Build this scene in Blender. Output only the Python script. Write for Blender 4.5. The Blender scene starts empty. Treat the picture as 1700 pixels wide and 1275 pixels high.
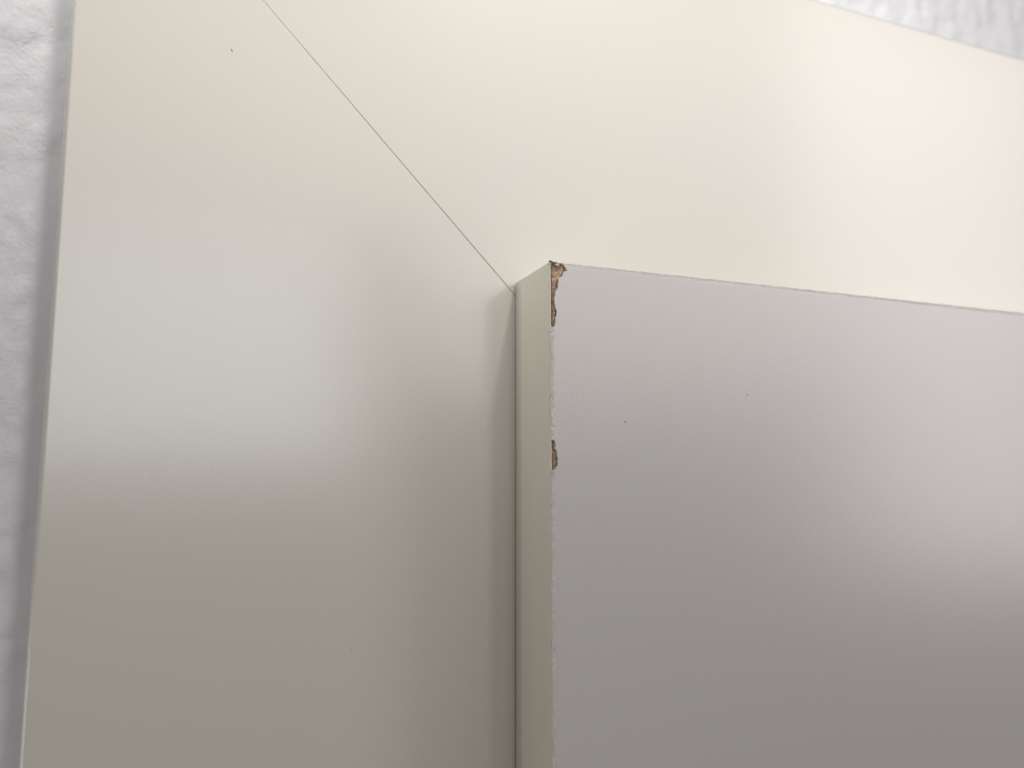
import bpy, bmesh, math, random
from mathutils import Vector, Matrix, noise
C = bpy.context.scene
COL = C.collection
rad = math.radians

# ------------------------------------------------------------------ camera
W_ = {'yaw': .37256, 'pitch': .11116, 'roll': .00073}
cam_d = bpy.data.cameras.new('camera'); cam = bpy.data.objects.new('camera', cam_d); COL.objects.link(cam)
fw = Vector((math.sin(W_['yaw'])*math.cos(W_['pitch']), math.cos(W_['yaw'])*math.cos(W_['pitch']), math.sin(W_['pitch'])))
rt = Vector((math.cos(W_['yaw']), -math.sin(W_['yaw']), 0)); up = rt.cross(fw)
r2 = math.cos(W_['roll'])*rt + math.sin(W_['roll'])*up; u2 = -math.sin(W_['roll'])*rt + math.cos(W_['roll'])*up
m = Matrix((r2, u2, -fw)).transposed().to_4x4(); m.translation = Vector((-.04082, -.10324, -.0276))
cam.matrix_world = m
cam_d.sensor_width = 36; cam_d.lens = 36*1255.62/1700
cam_d.clip_start = .005; cam_d.clip_end = 50
cam_d.dof.use_dof = True; cam_d.dof.focus_distance = .103; cam_d.dof.aperture_fstop = 14
C.camera = cam

# ------------------------------------------------------------------ light
C.view_settings.view_transform = 'Standard'; C.view_settings.look = 'None'
C.view_settings.exposure = 0; C.view_settings.gamma = 1
C.render.resolution_x = 1024; C.render.resolution_y = 768
wd = bpy.data.worlds.new('World'); C.world = wd; wd.use_nodes = True
WORLD = .01
LAMPS = {   # name: (kind, location, target, size, power, colour)
    'window_left': ('AREA', (-.10, -1.2, .180), (-.10, -.01, .180), (.56, .40), 1.60, (.96, .955, 1)),
    'window_left_top': ('AREA', (-.08, -1.2, .64), (-.08, -.01, .64), (.86, .50), 2.35, (1, .93, .83)),
    'window_middle': ('AREA', (.72, -1.2, .62), (.72, -.01, .62), (.90, 1.02), 5.0, (1, .95, .90)),
    'window_right': ('AREA', (1.7, -1.2, .78), (1.7, -.01, .78), (1.1, .90), 10.4, (1, .94, .90)),
    'window_right_low': ('AREA', (1.7, -1.2, .04), (1.7, -.01, .04), (.90, .62), 6.0, (.97, .90, .96)),
    'left_fill': ('AREA', (-1.1, -.45, -.45), (0, 0, -.05), (.60, .40), 2.5, (1, .95, .88)),  # added fill, lifts the left-facing side edge of the door
    'spot_top': ('SPOT', (.18, -.62, 1.0), (-.01, 0, .145), (.06, 11.5), 54, (.98, .965, .91)),  # added spot; its soft cone edge makes the light fade down the frame
    'spot_left': ('SPOT', (-.75, -.50, .7), (-.05, 0, .165), (.05, 14), 88, (.98, .975, .94)),  # second added spot, aimed high so the left side dims toward the bottom
}
bg = wd.node_tree.nodes['Background']; bg.inputs[0].default_value = (1, .93, .86, 1); bg.inputs[1].default_value = WORLD
for n, (k, loc, tgt, size, pw, col) in LAMPS.items():
    if pw <= 0: continue
    ld = bpy.data.lights.new(n, k); lo = bpy.data.objects.new(n, ld); COL.objects.link(lo)
    lo.location = loc
    lo.rotation_euler = (Vector(tgt)-Vector(loc)).to_track_quat('-Z', 'Y').to_euler()
    ld.energy = pw; ld.color = col
    if k == 'AREA':
        ld.shape = 'RECTANGLE'; ld.size, ld.size_y = size
    else:
        ld.shadow_soft_size = size[0]; ld.spot_size = rad(size[1]); ld.spot_blend = 1

# ------------------------------------------------------------------ materials
def mat(name, col, rough=.35, bump=(), var=0, vscale=60, ior=1.5, spots=None):
    m = bpy.data.materials.new(name); m.use_nodes = True; nt = m.node_tree; N = nt.nodes; L = nt.links
    b = N['Principled BSDF']; b.inputs['Base Color'].default_value = (*col, 1)
    b.inputs['Roughness'].default_value = rough; b.inputs['IOR'].default_value = ior
    tc = N.new('ShaderNodeTexCoord')
    if var:
        nz = N.new('ShaderNodeTexNoise'); nz.inputs['Scale'].default_value = vscale; nz.inputs['Detail'].default_value = 6
        L.new(tc.outputs['Object'], nz.inputs['Vector'])
        mr = N.new('ShaderNodeMapRange'); mr.inputs['From Min'].default_value = .3; mr.inputs['From Max'].default_value = .7
        mr.inputs['To Min'].default_value = 1-var; mr.inputs['To Max'].default_value = 1+var
        L.new(nz.outputs['Fac'], mr.inputs['Value'])
        vm = N.new('ShaderNodeVectorMath'); vm.operation = 'SCALE'; vm.inputs[0].default_value = col
        L.new(mr.outputs[0], vm.inputs['Scale']); L.new(vm.outputs[0], b.inputs['Base Color'])
    prev = None
    for sc, st, dist in bump:
        nz = N.new('ShaderNodeTexNoise'); nz.inputs['Scale'].default_value = sc; nz.inputs['Detail'].default_value = 3
        L.new(tc.outputs['Object'], nz.inputs['Vector'])
        bp = N.new('ShaderNodeBump'); bp.inputs['Strength'].default_value = st; bp.inputs['Distance'].default_value = dist
        L.new(nz.outputs['Fac'], bp.inputs['Height'])
        if prev: L.new(prev.outputs[0], bp.inputs['Normal'])
        prev = bp
    if prev: L.new(prev.outputs[0], b.inputs['Normal'])
    return m
M_frame = mat('cream_lacquer', (.60, .583, .535), .19, ((3000, .5, .00002),), .022, 4500, ior=1.95)
M_band = mat('cream_edge_band', (.79, .765, .67), .36, ((2200, .5, .00003), (300, .3, .0001)), .022, 3500)
M_face = mat('white_door_film', (.59, .575, .57), .27, ((3200, .55, .00003),), .026, 4500, ior=1.85)
M_rim = mat('worn_film_rim', (.56, .55, .565), .5, ((5000, .8, .00006),), .16, 2600)
M_core = mat('brown_chipboard', (.50, .365, .265), .9, ((1800, .6, .00015),), .38, 2200)
M_backing = mat('dark_joint_backing', (.22, .20, .165), .9)  # dark tone of the backing added behind the open joint
M_wall = mat('painted_plaster', (.69, .695, .73), .6, ((520, .45, .0004), (1900, .5, .00016)), .025, 160)
M_speck = mat('grey_dirt', (.33, .30, .26), .8)

# ------------------------------------------------------------------ helpers
def link(name, verts, faces, m, parent=None, smooth=False):
    me = bpy.data.meshes.new(name); me.from_pydata(verts, [], faces); me.update()
    bm = bmesh.new(); bm.from_mesh(me); bmesh.ops.recalc_face_normals(bm, faces=bm.faces); bm.to_mesh(me); bm.free()
    me.materials.append(m)
    if smooth:
        for p in me.polygons: p.use_smooth = True
    o = bpy.data.objects.new(name, me); COL.objects.link(o); o.parent = parent
    return o
def link_raw(name, verts, faces, m, parent=None, smooth=True):
    me = bpy.data.meshes.new(name); me.from_pydata(verts, [], faces); me.update(); me.materials.append(m)
    if smooth:
        for p in me.polygons: p.use_smooth = True
    o = bpy.data.objects.new(name, me); COL.objects.link(o); o.parent = parent
    return o
def empty(name, label, cat):
    o = bpy.data.objects.new(name, None); COL.objects.link(o); o['label'] = label; o['category'] = cat
    return o
def nz(x, y, z, s): return noise.noise(Vector((x*s, y*s, z*s)))

T = .01292     # how far the door leaf stands proud of the frame

# ------------------------------------------------------------------ wall
def wall_depth(x, z):
    d = .00016*noise.fractal(Vector((x*260, 3.1, z*200)), 1.0, 2.0, 4)
    d += .00009*nz(x, 7.7, z, 420) + .00008*nz(x, 1.7, z, 1100)
    e = nz(x + .003*nz(x, 2, z, 260), 5.5, z*.8 + .002*nz(x, 9, z, 300), 200)          # trowelled layers with soft steps
    d += .00013*math.tanh(e*14)
    return .0125 + d
def frange(a, b, s):
    out = []; x = a
    while x < b-1e-9: out.append(x); x += s
    return out + [b]
def build_wall():
    xs = frange(-.5, -.1, .02)[:-1] + frange(-.1, -.052, .0006)[:-1] + frange(-.052, .045, .006)[:-1] + frange(.045, .16, .0008)[:-1] + frange(.16, .6, .02)
    zs = frange(-.6, -.10, .02)[:-1] + frange(-.10, .05, .0008)[:-1] + frange(.05, .11, .0008)[:-1] + frange(.11, .5, .02)
    vid = {}; V = []; F = []
    def v(i, j):
        if (i, j) not in vid:
            vid[i, j] = len(V); V.append((xs[i], wall_depth(xs[i], zs[j]), zs[j]))
        return vid[i, j]
    for i in range(len(xs)-1):
        for j in range(len(zs)-1):
            if xs[i] > -.053 and zs[j+1] < .053: continue
            F.append((v(i, j), v(i+1, j), v(i+1, j+1), v(i, j+1)))
    o = link_raw('wall', V, F, M_wall)
    o['kind'] = 'structure'
    o['label'] = 'rough white plaster wall around the cream door frame'; 
build_wall()

# ------------------------------------------------------------------ door frame
frame = empty('door_frame', 'smooth cream door frame with a mitred corner joint, set on the rough plaster wall', 'door frame')
random.seed(4)
WL, WT = .0600, .0601
def profile(n=70):
    """(u = distance from the outer edge, y) round the moulding, rounded outer arris"""
    r = .0006; p = [(0, .0145), (0, r)]
    for k in range(1, 9):
        a = k/8*math.pi/2; p.append((r-r*math.cos(a), r-r*math.sin(a)))
    L = .074
    p += [(r+(L-r)*k/n, 0) for k in range(1, n+1)]
    p += [(L, .0145)]
    return p
P = profile()
def mitre(u):                                   # joint line, point at distance u from the outer edges
    return (-WL+u, .05973-u*1.0264)
def mitre_x(z): return -WL + (.05973-z)/1.0264
def gap(u):                                     # width of the open joint, wider toward the door
    t = max(0, min(1, (u-.020)/.020))
    return .00005 + .00009*t + .00002*noise.noise(Vector((u*700, 0, 0)))
def casing(side):
    V = []; F = []
    for u, y in P:
        mx, mz = mitre(u)
        g = gap(u)*.7 + .000012*nz(u, side*3.0, 0, 1500)
        if side == 0:
            col = [(-WL+u, y, -.60), (-WL+u, y, -.10)]
            col += [(-WL+u, y, -.10+(mz-g+.10)*k/10) for k in range(1, 11)]
        else:
            mx = mitre_x(WT-u)
            col = [(.60, y, WT-u), (.2, y, WT-u)]
            col += [(.2+(mx+g-.2)*k/10, y, WT-u) for k in range(1, 11)]
        V += col
    m_ = 12
    for a in range(len(P)-1):
        for k in range(m_-1):
            F.append((a*m_+k, a*m_+k+1, (a+1)*m_+k+1, (a+1)*m_+k))
    n = len(P)
    F.append([a*m_+m_-1 for a in range(n)]); F.append([a*m_ for a in range(n)])
    F_back = [(k, k+1, (n-1)*m_+k+1, (n-1)*m_+k) for k in range(m_-1)]
    o = link('casing', V, F+F_back, M_frame, frame)
    o['label'] = 'upright left casing board' if side == 0 else 'horizontal top casing board'
    return o
casing(0); casing(1)
# grey strip added just below the lacquer; its colour sets the shade in the gap
V = []; n = 90
for k in range(n+1):
    u = .001+.072*k/n; px, pz = mitre(u)
    y = .000035 + .00002*nz(u, 0, 0, 800) + .00003*max(0, min(1, (u-.02)/.02))
    V += [(px-.0002, y, pz-.0002), (px+.0002, y, pz+.0002)]
link('joint_tone_strip', V, [(2*k, 2*k+1, 2*k+3, 2*k+2) for k in range(n)], mat('joint_tone_grey', (.27, .255, .215), .8, ((1500, .5, .00005),), .3, 900), frame)
# dark backing added behind the open joint so the gap reads as deep shade
a = mitre(.004); b = mitre(.070); w = .004
V = []
for y in (.0135, .0020):
    for (px, pz), s in ((a, -1), (b, -1), (b, 1), (a, 1)):
        V.append((px+s*w*.05, y, pz+s*w*.05))
link('joint_backing', V, [(0,1,2,3),(4,5,6,7),(0,1,5,4),(1,2,6,5),(2,3,7,6),(3,0,4,7)], M_backing, frame)

# ------------------------------------------------------------------ door leaf
door = empty('door_leaf', 'white rebated door leaf with chipped brown corner, standing proud of the cream frame', 'door')
mm = .001
C1 = [(-1,.6),(.11,.6),(.5,.6),(.99,.6),(1.53,-.05),(2.06,-.40),(2.42,-1.01),(1.97,-1.3),(1.86,-1.62),(1.69,-1.91),(1.16,-2.21),(1.15,-2.87),(1.06,-3.62),(.7,-4.15),(.61,-4.65),(.52,-5.07),(.51,-5.64),(.69,-6.2),(.86,-6.68),(.86,-7.33),(.68,-7.67),(.67,-8.32),(.58,-8.74),(.32,-8.92),(.02,-8.78),(-1,-8.7)]
C2 = [(.16,-23.95),(.45,-24.0),(.62,-24.6),(.64,-25.0),(.80,-25.5),(.82,-26.0),(.93,-26.45),(.90,-27.15),(.74,-27.5),(.42,-27.85),(-.1,-27.7),(-1,-27.6),(-1,-24.3),(-.1,-24.2)]
def inside(x, z, poly):
    r = False; n = len(poly); j = n-1
    for i in range(n):
        xi, zi = poly[i]; xj, zj = poly[j]
        if (zi > z) != (zj > z) and x < (xj-xi)*(z-zi)/(zj-zi)+xi: r = not r
        j = i
    return r
def in_chip(x, z):
    jx = x/mm + .10*nz(x, 0, z, 2500); jz = z/mm + .10*nz(x, 4, z, 2500)
    return inside(jx, jz, C1) or inside(jx, jz, C2)

def face_depth(x, z):
    """y of the film surface: flat, its rim rolled over the edge and a little ragged"""
    y = -T
    for d, s in ((x, 0), (-z, 9)):
        a = z if s == 0 else x
        rr = .00062 + .00020*nz(a, s, 0, 330) + .00010*nz(a, s, 1, 1500)
        t = max(0, 1-(d)/rr)
        if t > 0:
            y += .00012*t**1.5 + min(t*2, 1)*(.00009*nz(x, s, z, 2100) + .00006*nz(x, s, z, 5200))
    return y
def build_face():
    xs = [0] + frange(.00006, .0030, .00007)[:-1] + frange(.003, .105, .0003)[:-1] + frange(.105, .6, .02)
    zs = [0] + frange(.00007, .0100, .00009)[:-1] + frange(.0100, .0235, .00022)[:-1] + frange(.0235, .0282, .00009)[:-1] + frange(.0282, .08, .0004)[:-1] + frange(.08, .6, .02)
    vid = {}; V = []; F = []; RIM = []
    def v(i, j):
        if (i, j) not in vid:
            x, z = xs[i], -zs[j]
            vid[i, j] = len(V)
            ex = .00007*nz(0, 3, z, 900)+.00004*nz(0, 3, z, 3000) if i == 0 else 0
            ez = .00007*nz(x, 6, 0, 600)+.00004*nz(x, 3, 0, 2500) if j == 0 else 0
            V.append((x+ex, face_depth(x, z), z+ez))
        return vid[i, j]
    for i in range(len(xs)-1):
        for j in range(len(zs)-1):
            cx, cz = (xs[i]+xs[i+1])/2, -(zs[j]+zs[j+1])/2
            if cx < .004 and cz > -.03 and in_chip(cx, cz): continue
            F.append((v(i, j), v(i, j+1), v(i+1, j+1), v(i+1, j)))
            lim = .00048 + .00022*nz(cx, 8, cz, 1400)
            RIM.append(1 if (cx < lim or -cz < lim*.8) and nz(cx, 5, cz, 3800) > -.28 else 0)
    o = link_raw('face_panel', V, F, M_face, door)
    o.data.materials.append(M_rim)
    for p, k in zip(o.data.polygons, RIM): p.material_index = k
    md = o.modifiers.new('thickness', 'SOLIDIFY'); md.thickness = .00028; md.offset = -1
    return o
build_face()

def chip_patch(x1, z0, z1, seed, label):
    xs = frange(.00002, x1, .00006); zs = frange(z0, z1, .00007)
    V = []; F = []
    for x in xs:
        for z in zs:
            d = .00040 + .00022*noise.fractal(Vector((x*2200, seed, z*1300)), 1, 2, 4)
            d += .00018*abs(nz(x, seed+3, z, 2600))
            d += .00055*math.exp(-((x-.00030)/.00010)**2)*(.8+.8*nz(0, seed, z, 500))    # split along the edge band
            if seed == 1:                                    # torn away most at the corner itself
                d += .0004*math.exp(-((x-.0009)**2+(z+.0008)**2)/.0007**2)
            V.append((x, -T+max(d, .00012), z))
    n = len(zs)
    for i in range(len(xs)-1):
        for j in range(n-1):
            F.append((i*n+j, (i+1)*n+j, (i+1)*n+j+1, i*n+j+1))
    o = link_raw('chip', V, F, M_core, door, smooth=False); o['label'] = label
chip_patch(.0027, -.0096, .00004, 1, 'bare brown chipboard where the door corner is knocked off')
chip_patch(.0013, -.0284, -.0236, 2, 'small brown nick lower down the door edge')

# edge bands (left edge seen from the side, top edge)
def band_left():
    ys = [-.0004] + frange(-.0020, -T+.0006, -.003) if False else [-.0004, -.003, -.006, -.009, -.0115, -.0122, -.01255]
    zs = [0] + [-k*.00012 for k in range(1, 260)] + frange(.032, .08, .0006)[0:0]
    z = -.0312
    while z > -.09: zs.append(z); z -= .0004
    zs += [-.12, -.3, -.6]
    V = []; F = []
    for yi, y in enumerate(ys + [None]):
        for z in zs:
            yy = y
            if y is None:
                yy = -T+.00016 + .00005*nz(0, 2, z, 1200) + .00005*nz(0, 5, z, 4000)
                if in_chip(.0002, z): yy += .00004 + .00007*abs(nz(0, 9, z, 2500))
            V.append((-.00003*nz(y or -T, 1, z, 60), yy, z))
    n = len(zs)
    for i in range(len(ys)):
        for j in range(n-1):
            F.append((i*n+j, i*n+j+1, (i+1)*n+j+1, (i+1)*n+j))
    o = link_raw('edge_band', V, F, M_band, door)
    md = o.modifiers.new('thickness', 'SOLIDIFY'); md.thickness = .00012; md.offset = -1
    o['label'] = 'cream band on the long side edge'
band_left()
def box(name, x0, x1, y0, y1, z0, z1, m, parent, label=None):
    V = [(x, y, z) for x in (x0, x1) for y in (y0, y1) for z in (z0, z1)]
    F = [(0,1,3,2),(4,6,7,5),(0,4,5,1),(2,3,7,6),(0,2,6,4),(1,5,7,3)]
    o = link(name, V, F, m, parent)
    if label: o['label'] = label
    return o
box('edge_band', .0003, .6, -T+.0005, -.0004, -.0003, -.00005, M_band, door, 'cream band on the top edge')
box('core', .00035, .6, -T+.0016, -.0005, -.6, -.0004, M_core, door)
# fibres and crumb torn up at the very corner
random.seed(2)
V = []; F = []
for k in range(26):
    x = random.uniform(-.00012, .0009); z = random.uniform(-.00035, .00012 - max(0, x)*.15); y = -T+random.uniform(.0, .0005)
    a = random.uniform(0, 6.28); l = random.uniform(.00010, .00028); w = .00005
    dx, dz = math.cos(a)*l, math.sin(a)*l*.6
    i = len(V)
    V += [(x-dx, y, z-dz), (x+dx, y-.0001, z+dz), (x+w, y-.0001, z+w), (x, y+.0002, z-w)]
    F += [(i, i+1, i+2), (i, i+2, i+3), (i, i+3, i+1), (i+1, i+3, i+2)]
o = link('torn_fibre', V, F, mat('dark_fibre', (.30, .25, .19), .9), door)
o['kind'] = 'stuff'

# ------------------------------------------------------------------ specks of dirt
def speck(x, z, y, r, parent, elong=1, ang=0):
    V = []; F = []; n = 9
    for k in range(n):
        a = k/n*2*math.pi; rr = r*random.uniform(.7, 1.2)
        px, pz = rr*elong*math.cos(a), rr*math.sin(a)
        V.append((x+px*math.cos(ang)-pz*math.sin(ang), y+.00001, z+px*math.sin(ang)+pz*math.cos(ang)))
    V.append((x, y-r*.4, z))
    F = [(k, (k+1) % n, n) for k in range(n)]
    link('speck', V, F, M_speck, parent)
speck(-.04095, .02821, 0, .00016, frame, 1.8, 2.0)
speck(-.02436, .00705, 0, .00008, frame)
speck(-.02080, -.02249, 0, .00007, frame)
speck(-.02313, -.05123, 0, .00006, frame, 4, .9)
speck(-.02888, -.04379, 0, .00005, frame)
speck(.01105, -.02125, -T, .00020, door)
speck(.03159, -.01680, -T, .00014, door, 1.8, 2.2)
speck(.00967, -.02592, -T, .00007, door)
speck(.01233, -.02778, -T, .00007, door)
speck(.05427, -.04115, -T, .00008, door)
